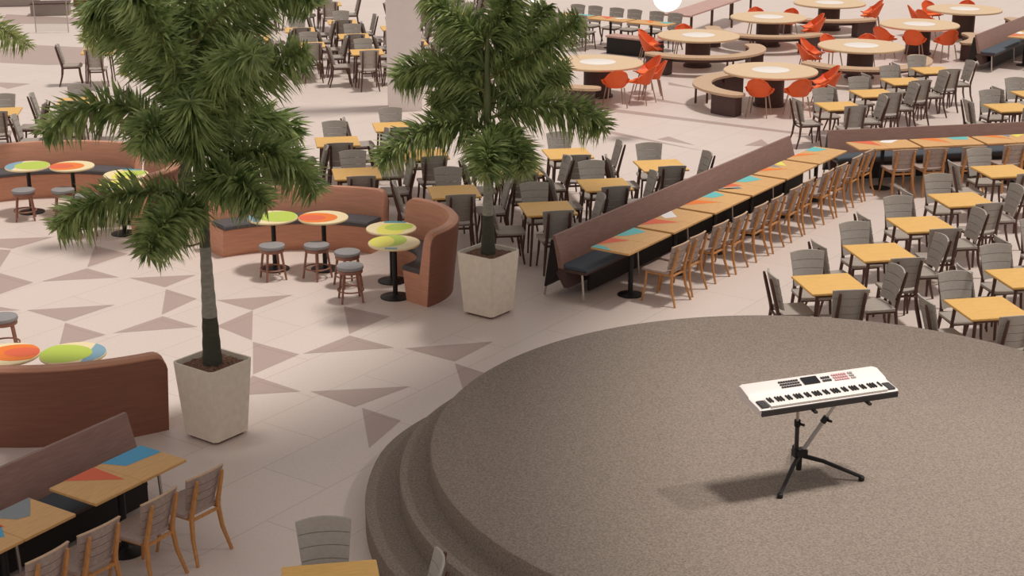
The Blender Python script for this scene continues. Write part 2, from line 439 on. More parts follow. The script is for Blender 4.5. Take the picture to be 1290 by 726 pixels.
def banquette(label, loc, rz, s0, s1, legs=5):
    # local x runs along the seat, +y towards the backrest; origin under the line of table centres
    t = thing('banquette', label, 'banquette', loc, rz)
    L, c = s1-s0, (s0+s1)/2
    def extr(name, prof, m, a=s0, b=s1):
        q = MB(); q.loft([[(a, y, z) for y, z in prof], [(b, y, z) for y, z in prof]]); return q.build(name, m, t)
    extr('backrest', [(.63, .42), (.765, .845), (.80, .845), (.70, .36)], 'walnut')
    extr('rear_panel', [(.715, .36), (.79, .78), (.83, .78), (.93, .13), (.90, .13)], 'black_panel', s0+.006, s1-.006)
    q = MB(); q.loft([[(x, y, z) for y, z in ((.27+i, .42), (.27+i, .455-i*.4), (.29+i, .475-i), (.64, .475-i), (.66, .42))] for x, i in ((s0+.02, .015), (s0+.05, 0), (s1-.05, 0), (s1-.02, .015))])
    q.build('seat_cushion', 'cushion_blue', t, True)
    extr('seat_base', [(.29, .38), (.29, .418), (.70, .418), (.74, .34), (.62, .16), (.56, .16), (.60, .38)], 'dark_wood')
    extr('front_panel', [(.44, .06), (.44, .38), (.48, .38), (.48, .06)], 'black_panel', s0+.35, s1-.12)
    for k in range(legs):
        x = s0+.04+(L-.08)*k/(legs-1)
        MB().tube([(x, .34, 0), (x, .355, .20), (x, .37, .38)], .016, 6).build('leg', 'silver', t, True)
        MB().tube([(x, .945, 0), (x, .91, .22)], .016, 6).build('leg', 'silver', t, True)
    return t
def local(loc, rz, s, n):
    x, y = rot2(s, n, rz); return (loc[0]+x, loc[1]+y, 0)
TRIA = [[('sky_blue', [(0, .3), (.30, .3), (-.02, -.02), (-.25, .3)])]]
PAINT = [
 [('teal', [(.05, .3), (.56, .3), (.46, .04), (.16, .16)]), ('red_orange', [(-.45, .3), (-.05, .3), (-.02, .02)]), ('teal', [(-.56, .3), (-.56, -.02), (-.44, .12), (-.42, .3)])],
 [('red_orange', [(-.50, .3), (-.1, .3), (-.06, -.1)]), ('white', [(.12, .3), (.42, .3), (.16, .06), (0, .16)])],
 [('bright_orange', [(-.42, .3), (-.08, .3), (.02, -.08)]), ('teal', [(.14, .3), (.52, .3), (.42, .06), (.18, .12)])],
 [('teal', [(.02, .3), (.5, .3), (.38, .02), (.1, .14)]), ('red_orange', [(-.4, .3), (-.1, .3), (-.12, .1)]), ('slate', [(-.56, .3), (-.42, .3), (-.3, .02), (-.2, .12)])],
 [('bright_orange', [(-.4, .3), (-.12, .3), (.04, -.02)]), ('slate', [(.02, .3), (.18, .3), (.06, .1)]), ('lemon', [(.2, .3), (.46, .3), (.2, .08)])],
 [('bright_orange', [(-.4, .3), (-.12, .3), (.12, -.02)]), ('teal', [(.16, .3), (.5, .3), (.46, .02), (.2, .1)])]]
L1 = (1.56, 19.31, 0)
banquette('long walnut banquette running diagonally from the right palm planter, blue-grey seat', L1, D_A, -.66, 6.62, 6)
for k in range(6):
    painted_table('painted two-panel table, %s from the near end of the long banquette' % ORD[k], 'tables along the long banquette', local(L1, D_A, 1.195*k, 0), D_A, PAINT[k])
for k in range(12):
    s = .06 + 1.195*(k//2) + (.52 if k % 2 else 0)
    oak_chair(local(L1, D_A, s, -.42-rnd.uniform(0, .04)), D_A+R(rnd.uniform(-3, 3)), 'oak-framed chair, %s from the near end of the long diagonal banquette' % ORD[k], 'oak chairs along the long banquette')
L2, D2 = (6.15, 25.02, 0), R(11.3)
banquette('low walnut banquette crossing the right side behind its own table row', L2, D2, -.66, 5.0, 5)
P2 = [[('white', [(-.56, .3), (-.45, .3), (-.56, .1)])], [('teal', [(-.3, .3), (.4, .3), (.2, 0), (-.1, .1)])], [('bright_orange', [(-.1, .3), (.5, .3), (.1, .05)])], [('bright_orange', [(-.2, .3), (.3, .3), (.5, -.05)]), ('teal', [(.4, .3), (.56, .3), (.56, .1)])]]
b2 = [(-.2, .42), (.98, .42), (2.12, .5), (3.2, .5)]
for k in range(4):
    painted_table('painted two-panel table, %s from the left along the second, crossing banquette' % ORD[k], 'tables along the second banquette', local(L2, D2, 1.13*k, 0), D2, [PAINT[1], PAINT[2], PAINT[4], PAINT[5]][k], .54)
for k, s in enumerate((.08, .62, 1.28, 2.0, 2.58, 3.2)):
    oak_chair(local(L2, D2, s, -.44), D2+R(rnd.uniform(-3, 3)), 'oak-framed chair, %s from the left along the second, crossing banquette' % ORD[k], 'oak chairs along the second banquette')
q = Vector((10.64, 36.49)); n3 = Vector(rot2(0, 1, D_A)); d3 = Vector(rot2(1, 0, D_A))
c3 = q - n3*1.1 + d3*.5; L3 = (c3.x, c3.y, 0)
banquette('dark walnut banquette running off the top right corner behind the orange chairs', L3, D_A, -.5, 6.4, 5)
for k in range(3):
    painted_table('painted two-panel table, %s from the near end of the top right banquette' % ORD[k], 'tables along the top right banquette', local(L3, D_A, .9+1.195*k, 0), D_A, PAINT[(k*2+1) % 6])
for k in range(3):
    oak_chair(local(L3, D_A, .5+.6*k, -.5), D_A, 'oak-framed chair, %s from the near end of the top right banquette' % ORD[k], 'oak chairs along the top right banquette')
L4, D4 = (-3.38, 12.12, 0), R(57.5)
banquette('walnut banquette in the bottom left corner below the dark booth', L4, D4, -4.2, .84, 4)
P4 = [[('sky_blue', [(.05, .3), (.56, .3), (.52, .02), (.14, .06)]), ('red_orange', [(-.38, .3), (-.03, .3), (-.06, -.13)])],
      [('slate', [(.08, .3), (.56, .3), (.3, .0), (.2, .04)]), ('red_orange', [(-.3, .3), (.1, .3), (.06, .02)]), ('sky_blue', [(-.1, .12), (.05, .05), (-.06, -.12), (-.3, .1)])]]
for k in range(2):
    painted_table('painted two-panel table at the bottom left banquette, ' + ('nearest the palm planter' if k == 0 else 'cut off by the left edge'), 'tables along the bottom left banquette', local(L4, D4, -1.27*k, 0), D4, P4[k], .53, .28)
for k, s in enumerate((.34, -.22, -.86, -1.4)):
    oak_chair(local(L4, D4, s, -.45), D4+R((-2, 3, -2, 2)[k]), 'oak-framed chair at the bottom left, %s from the palm planter' % ORD[k], 'oak chairs at the bottom left banquette')

# ------------------------------------------------------------------ curved booths, petal tables, stools
def booth(name, label, c, rz, ri, ro, a0, a1, H=.88, loc_rot=0.):
    t = thing(name, label, 'booth', (c[0], c[1], 0), rz)
    n = max(48, int((a1-a0)/1.1))
    def sweep(prof, b0=a0, b1=a1, inset=None):
        rings = []
        for i in range(n+1):
            a = b0+(b1-b0)*i/n; th = R(a)
            edge = min(a-b0, b1-a)*math.pi/180*ro
            rings.append([(r*math.cos(th), r*math.sin(th), z) for r, z in prof(edge)])
        m = MB(); m.loft(rings); return m
    def backp(e):
        rc = .13; h = H - (rc-math.sqrt(max(0, rc*rc-(rc-min(e, rc))**2)))
        lean = .10*h/H
        return [(ro-.13, 0), (ro-.13, .40), (ro-.10+lean*.6, h-.03), (ro-.085+lean*.6, h), (ro-.03+lean, h), (ro-.005+lean, h-.03), (ro, 0)]
    sweep(backp).build('backrest', 'terracotta', t, True)
    def outp(e): return [(r+q, z) for (r, z), q in zip([backp(e)[6], (backp(e)[5][0], backp(e)[5][1]-.015)], (0, 0))] + [(backp(e)[5][0]+.014, backp(e)[5][1]-.015), (ro+.014, 0)]
    sweep(outp).build('outer_panel', 'booth_back', t, True)
    def basep(e): return [(ri+.06, 0), (ri, .395), (ri+.01, .41), (ro-.125, .41), (ro-.125, 0)]
    sweep(basep).build('seat_base', 'terracotta', t, True)
    d = math.degrees(.02/ro)
    def cush(e): return [(ri-.02, .412), (ri-.02, .455), (ri, .475), (ro-.13, .475), (ro-.13, .412)]
    sweep(cush, a0+d, a1-d).build('seat_cushion', 'cushion_grey', t, True)
    return t
def petal_table(label, loc, rz, shapes, r=.342):
    t = thing('round_table', label, 'table', loc, rz, 'painted round tables at the booths')
    m = MB(); m.lathe([(r-.006, .722), (r, .728), (r, .744), (r-.006, .75)], 48)
    mats = ['cream']
    circ = [(math.cos(2*math.pi*i/48), math.sin(2*math.pi*i/48), r-.007) for i in range(48)]
    for k, (col, poly) in enumerate(shapes):
        if col not in mats: mats.append(col)
        p = clip_poly(list(poly), circ)
        if len(p) > 2: m.flat(p, .7512+.0006*k, mats.index(col))
    m.build('tabletop', mats, t, fix=False)
    pedestal_mb(.2).build('pedestal', 'black', t, True)
    return t
def ell(cx, cy, a, b, rot=0, n=28):
    return [(cx+rot2(a*math.cos(2*math.pi*i/n), b*math.sin(2*math.pi*i/n), R(rot))[0], cy+rot2(a*math.cos(2*math.pi*i/n), b*math.sin(2*math.pi*i/n), R(rot))[1]) for i in range(n)]
SH = {'lime': [('pale_blue', [(-.4, -.4), (-.17, -.4), (-.14, .4), (-.4, .4)]), ('lime', ell(.12, .02, .32, .27))],
      'orange': [('bright_orange', ell(-.1, -.04, .30, .25)), ('red_orange', ell(-.16, -.05, .2, .14))],
      'lemon': [('lemon', ell(.0, -.08, .19, .3)), ('lime', ell(.1, .04, .2, .16, 30)), ('steel_blue', [(-.12, .24), (.18, .24), (.2, .4), (-.1, .4)])],
      'mint': [('lime', ell(-.08, .08, .24, .28)), ('lemon', ell(-.16, .02, .16, .26)), ('pale_blue', [(-.1, -.26), (.06, -.26), (.06, -.4), (-.1, -.4)])]}
def make_stool():
    t = thing('stool', '', 'stool')
    MB().lathe([(.14, .43), (.172, .437), (.178, .455), (.172, .478), (.13, .49)], 28).build('seat', 'stool_grey', t, True)
    MB().lathe([(.150, .385), (.165, .388), (.165, .43), (.15, .43)], 28).build('apron', 'stool_wood', t, True)
    for k in range(4):
        a = R(45+90*k)
        MB().tube([(.195*math.cos(a), .195*math.sin(a), 0), (.135*math.cos(a), .135*math.sin(a), .40)], [.014, .019], 8).build('leg', 'stool_wood', t, True)
    m = MB(); pts = [(.168*math.cos(2*math.pi*i/24), .168*math.sin(2*math.pi*i/24), .15) for i in range(25)]
    m.tube(pts, .011, 6, cap=False); m.build('footrest', 'stool_wood', t, True)
    return Proto(t)
stool = make_stool()
def booth_group(off, where, vis):
    o = Vector((off[0], off[1]))
    P = lambda x, y: (x+o.x, y+o.y, 0)
    booth('booth_sofa', 'long curved terracotta booth sofa, ' + where, P(-2.92, 19.42), 0, 1.93, 2.42, 63, 127, .84)
    booth('booth_sofa', 'short tightly curved terracotta booth sofa, ' + where, P(-1.9, 19.55), 0, .66, 1.10, -43, 66, 1.0)
    petal_table('round table painted lime and blue at the long booth, ' + where, P(-3.29, 20.46), 0, SH['lime'])
    petal_table('round table painted orange at the long booth, ' + where, P(-2.595, 20.46), 0, SH['orange'])
    petal_table('round table painted lemon, farther at the short booth, ' + where, P(-1.62, 19.91), 0, SH['lemon'], .338)
    petal_table('round table painted pale lime, nearer at the short booth, ' + where, P(-1.53, 19.22), 0, SH['mint'], .338)
    for (x, y), lb in zip([(-3.25, 20.02), (-2.65, 20.05), (-2.2, 19.72), (-2.1, 19.08)],
                          ('before the lime table at', 'before the orange table at', 'farther of two before the short booth,', 'nearer of two before the short booth,')):
        stool(P(x, y), R(rnd.uniform(0, 90)), 'grey padded wooden stool %s %s' % (lb, where if 'booth,' in lb else 'the long booth, ' + where), 'wooden stools at the booths')
booth_group((0, 0), 'between the two palms', None)
booth_group((-4.28, 3.03), 'behind the left palm', None)
booth('booth_sofa', 'dark-backed curved booth sofa seen from behind, beside the left palm planter', (-5.0, 16.78, 0), 0, 1.93, 2.42, 232, 306)
petal_table('round table painted orange behind the dark booth back, cut by the left edge', G(8, 446, .75).to_2d().to_3d(), R(180), SH['orange'])
petal_table('round table painted lime with blue edge behind the dark booth back', G(92, 445, .75).to_2d().to_3d(), R(180), SH['lime'])
stool((G(8, 447).x, G(8, 447).y, 0), .3, 'grey padded stool at the left photo edge behind the orange round table', 'wooden stools at the booths')

# ------------------------------------------------------------------ big round tables, curved benches, orange chairs
def orange_chair_proto():
    t = thing('orange_armchair', '', 'chair')
    NU, NV = 16, 16; vs = []; fs = []
    def pt(u, v):
        if v < .5:
            k = v/.5; y = .24-.40*k; z = .44-.03*math.sin(k*math.pi)+.02*(1-k); w = .20+.06*k
            rise = .17*abs(u)**4.5*sm(.1, .9, k); x = u*w*(1+.12*abs(u)*k)
            return (x, y+.02*abs(u), z+rise)
        k = (v-.5)/.5; y0 = -.16-.16*k
        h = .41+.40*k**1.05; w = .29-.11*k**1.2
        if k > .72: w *= math.sqrt(max(.12, 1-((k-.72)/.30)**2))
        x = u*w; y = y0+.16*abs(u)**2*(1-.75*k); z = h - (.0 if abs(u) < .5 else 0)
        z += .17*abs(u)**4.5*(1-k)**2
        return (x, y, z)
    for i in range(NV+1):
        for j in range(NU+1): vs.append(pt(-1+2*j/NU, i/NV))
    for i in range(NV):
        for j in range(NU):
            a = i*(NU+1)+j; fs.append((a, a+1, a+NU+2, a+NU+1))
    nv = len(vs); W = NU+1; V = [Vector(v) for v in vs]; back = []
    for i in range(NV+1):
        for j in range(W):
            du = V[i*W+min(j+1, NU)]-V[i*W+max(j-1, 0)]; dv = V[min(i+1, NV)*W+j]-V[max(i-1, 0)*W+j]
            back.append(V[i*W+j]-du.cross(dv).normalized()*.02)
    fs += [tuple(k+nv for k in f[::-1]) for f in fs]
    rim = [j for j in range(W)]+[i*W+NU for i in range(1, NV+1)]+[NV*W+j for j in range(NU-1, -1, -1)]+[i*W for i in range(NV-1, 0, -1)]
    fs += [(rim[(k+1) % len(rim)], rim[k], rim[k]+nv, rim[(k+1) % len(rim)]+nv) for k in range(len(rim))]
    MB().add(V+back, fs).build('shell', 'orange', t, True)
    m = MB(); m.loft([[(x*s, .02+(y)*s, z) for x, y in ((.16, .19), (0, .21), (-.16, .19), (-.20, 0), (-.15, -.15), (0, -.17), (.15, -.15), (.20, 0))] for s, z in ((.95, .435), (1, .452), (.97, .472), (.7, .478))])
    m.build('cushion', 'orange_pad', t, True)
    for sx in (1, -1):
        for sy in (1, -1):
            MB().tube([(sx*.22, sy*.21-.02, 0), (sx*.16, sy*.13-.02, .42)], [.012, .015], 6).build('leg', 'chair_metal', t, True)
    return Proto(t)
orange_chair = orange_chair_proto()
def big_table(label, c):
    t = thing('communal_table', label, 'table', (c[0], c[1], 0), 0, 'large round communal tables')
    MB().lathe([(.93, .69), (.98, .70), (.985, .735), (.97, .75)], 56).build('tabletop', 'pale_wood', t, True)
    MB().lathe([(.39, .7505), (.395, .753), (.38, .757)], 40).build('centre_disc', 'white_disc', t, True)
    MB().lathe([(.34, 0), (.34, .04), (.30, .05), (.30, .69)], 32).build('pedestal', 'dark_wood', t, True)
def arc_bench(label, c, a0, a1):
    t = thing('curved_bench', label, 'bench', (c[0], c[1], 0), 0, 'curved benches round the communal tables')
    n = 40
    def arc(r0, r1, z0, z1, b0, b1, n=n):
        m = MB(); rings = []
        for i in range(n+1):
            th = R(b0+(b1-b0)*i/n); e = min(i, n-i)
            rr0, rr1 = r0, r1
            rings.append([(r*math.cos(th), r*math.sin(th), z) for r, z in ((rr0, z0), (rr1, z0), (rr1, z1), (rr0, z1))])
        m.loft(rings); return m
    top = arc(1.22, 1.62, .41, .46, a0, a1)
    for a in (a0, a1):                          # rounded ends of the seat
        th = R(a); cx, cy = 1.42*math.cos(th), 1.42*math.sin(th)
        top.prism([(cx+.2*math.cos(2*math.pi*i/20), cy+.2*math.sin(2*math.pi*i/20)) for i in range(20)], .41, .459)
    top.build('seat', 'bench_wood', t)
    for b0, b1 in ((a0-3, a0+20), (a1-20, a1+3)): arc(1.27, 1.57, 0, .41, b0, b1, 8).build('plinth', 'dark_wood', t)
    arc(1.30, 1.34, .30, .41, a0+20, a1-20).build('rail', 'dark_wood', t)
    k = max(2, int((a1-a0)/55))
    for i in range(1, k):
        th = R(a0+(a1-a0)*i/k)
        for r in (1.30, 1.54):
            MB().tube([(r*math.cos(th), r*math.sin(th), 0), (r*math.cos(th), r*math.sin(th), .41)], .025, 8).build('leg', 'dark_leg', t, True)
BT = [((1.85, 33.12), (178, 262), (285, 320, 350, 20), 'round table beside the right palm'),
      ((4.46, 36.95), (216, 375), (160, 192, 100), 'round table under the globe lamp'),
      ((5.42, 32.13), (110, 232), (251, 289, 336, 8), 'nearest round table'),
      ((8.02, 35.39), (206, 372), (180, 147, 112, 72), 'round table right of the nearest one'),
      ((6.63, 40.06), (172, 318), (95, 55, 8, 336), 'round table beyond the globe lamp table'),
      ((10.21, 38.78), (-48, 14), (251, 289, 212), 'round table before the top right banquette'),
      ((8.76, 42.86), (190, 308), (4, 334), 'round table cut by the top photo edge'),
      ((12.12, 41.57), (-45, 12), (168, 201, 120, 72), 'farthest round table at the top right')]
def clock(a):
    a %= 360
    return ['right', 'far right', 'far', 'far left', 'left', 'near left', 'near', 'near right'][int(((a+22.5) % 360)//45)]
for c, (a0, a1), chs, ph in BT:
    big_table('large pale-wood communal table with white centre, the ' + ph, c)
    arc_bench('curved pale-wood bench round the ' + ph, c, a0, a1)
    seen = {}
    for a in chs:
        w = clock(a); seen.setdefault(w, []).append(a)
    for a in chs:
        w = clock(a); extra = ''
        if len(seen[w]) > 1: extra = 'nearer ' if math.sin(R(a)) == min(math.sin(R(b)) for b in seen[w]) else 'farther '
        th = R(a); d = 1.18
        orange_chair((c[0]+d*math.cos(th), c[1]+d*math.sin(th), 0), th+R(90)+R(rnd.uniform(-10, 10)), 'orange shell armchair, %s%s side of the %s' % (extra, w, ph), 'orange armchairs')

# ------------------------------------------------------------------ planters and palms
def planter(label, c, rz=R(53.5)):
    t = thing('planter', label, 'planter', (c[0], c[1], 0), rz, 'square palm planters')
    def sq(h, z, b=.035):
        return [(sx*(h-(b if k else 0)), sy*(h-(0 if k else b)), z) for sx, sy in ((1, 1), (-1, 1), (-1, -1), (1, -1)) for k in ((0, 1) if sx*sy > 0 else (1, 0))]
    m = MB(); m.loft([sq(.240, .035), sq(.258, .30), sq(.278, .60), sq(.292, .82), sq(.272, .82), sq(.266, .74)]); m.build('pot', 'planter', t, True)
    m = MB(); m.loft([sq(.205, 0), sq(.215, .045)]); m.build('foot', 'planter_foot', t)
    m = MB(); n = 14; vs = []; fs = []
    for i in range(n+1):
        for j in range(n+1): vs.append((-.25+.5*i/n, -.25+.5*j/n, .775+rnd.uniform(-.008, .012)+.02*math.exp(-((i-n/2)**2+(j-n/2)**2)/9)))
    for i in range(n):
        for j in range(n): fs.append((i*(n+1)+j, (i+1)*(n+1)+j, (i+1)*(n+1)+j+1, i*(n+1)+j+1))
    m.add(vs, fs); m.build('soil', 'soil', t, fix=False)
def frond_mesh(p0, p1, p2, leaf, parent, tail=.40, dens=92, seed=0):
    rg = random.Random(seed); p0, p1, p2 = Vector(p0), Vector(p1), Vector(p2)
    c = p1*2-(p0+p2)*.5                          # quadratic through p1 at the middle
    pos = lambda s: p0*(1-s)**2+c*2*s*(1-s)+p2*s*s
    m = MB(); pts = [pos(i/14) for i in range(15)]
    m.tube(pts, [.022-.017*i/14 for i in range(15)], 6, mi=1)
    for i in range(dens):
        s = .06+.94*i/(dens-1); p = pos(s); t = (pos(min(1, s+.02))-pos(max(0, s-.02))).normalized()
        a = t.cross(Vector((0, 0, 1))); a = a.normalized() if a.length > .05 else Vector((1, 0, 0)); b = a.cross(t).normalized()
        for k in range(6):
            ph = 2*math.pi*(k+rg.random())/6
            o = a*math.cos(ph)*1.15+b*math.sin(ph)*.9
            L = tail*(.60+.40*math.sin(math.pi*min(1, .15+s*.8))**.6)*rg.uniform(.75, 1.15)*(1 if s < .85 else 1-.3*(s-.85)/.15)
            d = (o*rg.uniform(.85, 1.1)+t*rg.uniform(.15, .55)).normalized()
            w = d.cross(Vector((rg.uniform(-1, 1), rg.uniform(-1, 1), rg.uniform(-.3, 1)))).normalized()*.0145*rg.uniform(.8, 1.3)
            q1 = p+d*L*.5+Vector((0, 0, -.03*L)); q2 = p+d*L+Vector((0, 0, -.24*L))
            m.add([p-w*.5, p+w*.5, q1+w, q1-w, q2], [(0, 1, 2, 3), (3, 2, 4)], 0)
    return m.build('frond', [leaf, 'rachis'], parent, fix=False)
def palm(label, xy, crown_px, fronds, leaf, Yc, r0=.10, r1=.05, tail=.40, z0=.77):
    b = Vector((xy[0], xy[1], z0)); t = thing('palm_tree', label, 'palm tree', b)
    top = Vector((0, 0, AT(645, crown_px, Yc).z-z0)); n = 18
    m = MB(); pts = []; rad = []
    for i in range(n+1):
        s = i/n; pts.append((0, 0, top.z*s)); rad.append(r1+(r0-r1)*(1-s)**1.6+(.005 if i % 2 else 0))
    m.tube(pts, rad, 14); m.build('trunk', 'palm_bark', t, True)
    zt = AT(645, min(f[0] for f in fronds), Yc).z-z0
    m = MB(); m.tube([top*.99, top*.5+Vector((0, 0, zt*.5)), Vector((0, 0, zt+.12))], [r1*1.15, r1*1.0, r1*.45], 12); m.build('crownshaft', 'crownshaft', t, True)
    for k, (sy, mid, tip, dm, dt) in enumerate(fronds):
        p0 = Vector((0, 0, AT(645, sy, Yc).z-z0))
        p1 = AT(mid[0], mid[1], Yc+dm)-b; p2 = AT(tip[0], tip[1], Yc+dt)-b
        frond_mesh(p0, p1, p2, leaf, t, tail, seed=k+int(Yc*10))
pl1 = (-3.05, 14.70); pl2 = (-.30, 18.60); pl3 = (-4.74, 21.84); pl4 = (-9.02, 24.87)
planter('tapered cream square planter of the large left palm', pl1)
planter('tapered cream square planter of the right palm, beside the long banquette', pl2)
planter('cream square planter half hidden behind the large left palm', pl3)
palm('large foxtail palm in the left cream planter, standing before the booths', pl1, 285, [
    (252, (150, 246), (72, 288), -.2, -.4), (262, (215, 275), (186, 318), -.5, -.9), (225, (335, 190), (397, 243), .1, .1), (205, (150, 133), (54, 168), .1, .0),
    (195, (318, 150), (375, 172), .6, .9), (180, (315, 102), (386, 66), -.2, -.3), (160, (182, 66), (116, 18), .2, .3), (140, (238, 75), (245, -30), .2, .1),
    (130, (292, 45), (345, -10), .4, .6), (200, (244, 160), (240, 128), -.4, -.7), (210, (205, 160), (178, 190), -.4, -.6), (240, (290, 225), (335, 258), -.3, -.5),
    (150, (200, 40), (165, -10), -.3, -.5), (170, (280, 90), (320, 70), -.6, -1.0), (60, (330, -20), (392, 8), .1, .1), (70, (165, -10), (108, 30), .1, .2)], 'leaf', pl1[1], tail=.35)
palm('foxtail palm in the right cream planter beside the short booth', pl2, 212, [
    (165, (550, 160), (476, 204), -.1, -.3), (190, (616, 186), (612, 218), -.6, -1.0), (170, (640, 178), (660, 214), -.4, -.7), (150, (700, 134), (762, 162), 0, .1),
    (120, (553, 84), (498, 100), .2, .3), (100, (674, 66), (728, 22), -.1, -.2), (60, (585, 30), (536, -2), .1, .2), (50, (633, 20), (650, -28), .1, .1), (130, (668, 100), (712, 90), .5, .8),
    (140, (585, 120), (545, 132), .4, .5), (90, (590, 60), (560, 30), .4, .7), (90, (650, 50), (690, 8), .4, .7)], 'leaf', pl2[1], .095, .05, .38)
palm('paler foxtail palm half hidden behind the large left palm', pl3, 130, [
    (90, (160, 42), (108, 52), -.1, -.2), (100, (190, 60), (160, 92), -.3, -.5), (95, (270, 45), (318, 74), .2, .3), (60, (215, 20), (190, -25), .1, .2), (60, (250, 20), (290, -20), .1, .3)], 'leaf_pale', pl3[1], .095, .05, .36)
palm('pale foxtail palm reaching into the left photo edge with one frond', pl4, 90, [
    (50, (-30, 26), (36, 58), -.1, -.2), (50, (-160, 10), (-220, 50), .1, .2), (20, (-90, -20), (-110, -70), .1, .2), (50, (-70, 60), (-50, 110), -.5, -.9)], 'leaf_pale', pl4[1], .095, .05, .36)
planter('cream square planter just outside the left photo edge', pl4)

# ------------------------------------------------------------------ keyboard on its stand
KC = Vector((2.60, 12.17, 1.50)); KR = R(20)
kb = thing('keyboard', 'white electronic keyboard on a tripod stand on the round stage', 'keyboard', KC - Vector((0, 0, .05)), KR)
kb.rotation_euler = (R(5), 0, KR)
HL, HD = .665, .20
prof = [(-HD, 0), (-HD, .045), (-HD+.02, .055), (.0, .062), (.02, .078), (HD-.03, .105), (HD, .095), (HD, .02), (HD-.04, 0)]
m = MB(); m.loft([[(x, y*s, z*sz) for y, z in prof] for x, s, sz in ((-HL, .94, .9), (-HL+.03, 1, 1), (HL-.03, 1, 1), (HL, .94, .9))]); m.build('case', 'kb_white', kb, True)
m = MB(); m.box((0, -HD-.004, .018), (2*HL-.03, .02, .05)); m.box((0, -.01, -.008), (2*HL-.06, 2*HD-.05, .018)); m.build('underside', 'kb_dark', kb)
m = MB()
for k in range(44): m.box((-.56+1.12*(k+.5)/44, -.125, .062), (1.12/44-.0025, .135, .016))
o = m.build('white_keys', 'key_white', kb)
m = MB()
for k in range(43):
    if k % 7 in (2, 6): continue
    m.box((-.56+1.12*(k+1)/44, -.095, .074), (.012, .078, .014))
m.build('black_keys', 'black', kb)
def on_panel(x, y, z=.0): return (x, y, .082+(y-.02)/(HD-.05)*.027+z)
tilt = Matrix.Rotation(math.atan(.027/.15), 4, 'X')
m = MB(); m.box(on_panel(-.03, .10, .002), (.15, .095, .008), tilt); m.build('display', 'screen', kb)
m = MB()
for r_ in range(3):
    for k in range(8): m.box(on_panel(-.315+.024*k, .06+.034*r_, .002), (.017, .018, .008), tilt)
m.build('button_bank', 'kb_dark', kb); m = MB()
for r_ in range(2):
    for k in range(4): m.box(on_panel(.085+.022*k, .07+.04*r_, .002), (.015, .024, .008), tilt)
m.build('button_bank', 'kb_dark', kb)
m = MB()
for r_ in range(3):
    for k in range(6): m.box(on_panel(.20+.024*k, .06+.034*r_, .002), (.018, .02, .008), tilt)
m.build('button_bank', 'kb_pink', kb)
m = MB()
for r_ in range(3):
    for k in range(2): m.box(on_panel(.36+.024*k, .06+.034*r_, .002), (.018, .02, .008), tilt)
m.build('button_bank', 'kb_grey', kb)
for s in (-1, 1):
    m = MB(); m.box((s*.605, -.125, .062), (.075, .12, .016), b=.006); m.build('control_block', 'kb_dark', kb)
ks = thing('keyboard_stand', 'tripod keyboard stand with two slanting silver tubes and black feet on stage', 'stand', (2.50, 12.30, .66))
def w2l(p): return Vector(p)-Vector((2.50, 12.30, .66))
hub = Vector((0, 0, .20))
m = MB(); m.box(hub, (.13, .09, .08), Matrix.Rotation(KR, 4, 'Z'), b=.015); m.tube([hub, hub-Vector((0, 0, .16))], .025, 10); m.build('hub', 'black', ks)
for ft in ((2.26, 11.82, .66), (3.02, 12.16, .66), (2.56, 12.82, .66)):
    f = w2l(ft); m = MB(); m.tube([hub-Vector((0, 0, .02)), hub*.62+f*.38+Vector((0, 0, .02)), f+Vector((0, 0, .035))], [.022, .018, .016], 8); o = m.build('leg', 'black', ks, True)
    MB().lathe([(.022, 0), (.026, .008), (.026, .035), (.016, .045)], 12, f).build('rubber_foot', 'black', o, True)
kdir = Vector((math.cos(KR), math.sin(KR), 0)); kn = Vector((-math.sin(KR), math.cos(KR), 0))
for s, e in ((-1, -.19), (1, .24)):
    topp = w2l(KC + kdir*e + Vector((0, 0, -.075)))
    a = hub+Vector((0.03*s, 0, .03)); mid = a*.45+topp*.55
    o = MB().tube([a, mid], .019, 10).build('tube', 'kb_grey' if s > 0 else 'kb_dark', ks, True)
    MB().tube([mid, topp], .014, 10).build('inner_tube', 'silver', o, True)
    u = (topp-a).normalized()
    m = MB(); m.tube([mid-u*.03, mid+u*.03], .028, 10); m.tube([mid+Vector((.02, -.02, 0)), mid+Vector((.05, -.05, 0))], .012, 8); m.build('clamp', 'black', o, True)
for e in (-.16, .36):
    c = w2l(KC + kdir*e + Vector((0, 0, -.072)))
    m = MB(); m.box(c-kn*.03+Vector((0, 0, -.0)), (.035, .44, .024), Matrix.Rotation(KR, 4, 'Z') @ Matrix.Rotation(R(5), 4, 'X'), b=.006)
    m.build('support_arm', 'black', ks)
m = MB(); m.box(w2l(KC+kdir*.06+Vector((0, 0, -.085))), (.62, .04, .03), Matrix.Rotation(KR, 4, 'Z')); m.build('cross_bar', 'black', ks)

# ------------------------------------------------------------------ column, lamps, far furniture
cm = MB(); hw = .345
cb = G(509, 140); cm.loft([[(sx*h, sy*h, z) for sx, sy in ((1, 1), (-1, 1), (-1, -1), (1, -1))] for h, z in ((hw, 0), (hw, 14.0))])
co = struct(cm.build('column', 'column')); co.location = (cb.x, cb.y+.3, 0); co.rotation_euler = (0, 0, R(6))
def globe(label, px, py, Y, r):
    p = AT(px, py, Y)
    t = thing('globe_lamp', label, 'lamp', p, 0, 'hanging globe lamps')
    prof = [(max(.004, r*math.sin(math.pi*i/20)), -r*math.cos(math.pi*i/20)) for i in range(21)]
    MB().lathe(prof, 32).build('globe', 'globe', t, True)
    MB().tube([(0, 0, r-.01), (0, 0, r+.08)], .05, 12).build('cap', 'black', t, True)
    MB().tube([(0, 0, r+.07), (0, 0, 9.42-p.z)], .008, 6).build('cord', 'black', t, True)
globe('glowing white globe lamp hanging at the top edge above the round tables', 841, -4, 29.0, .27)
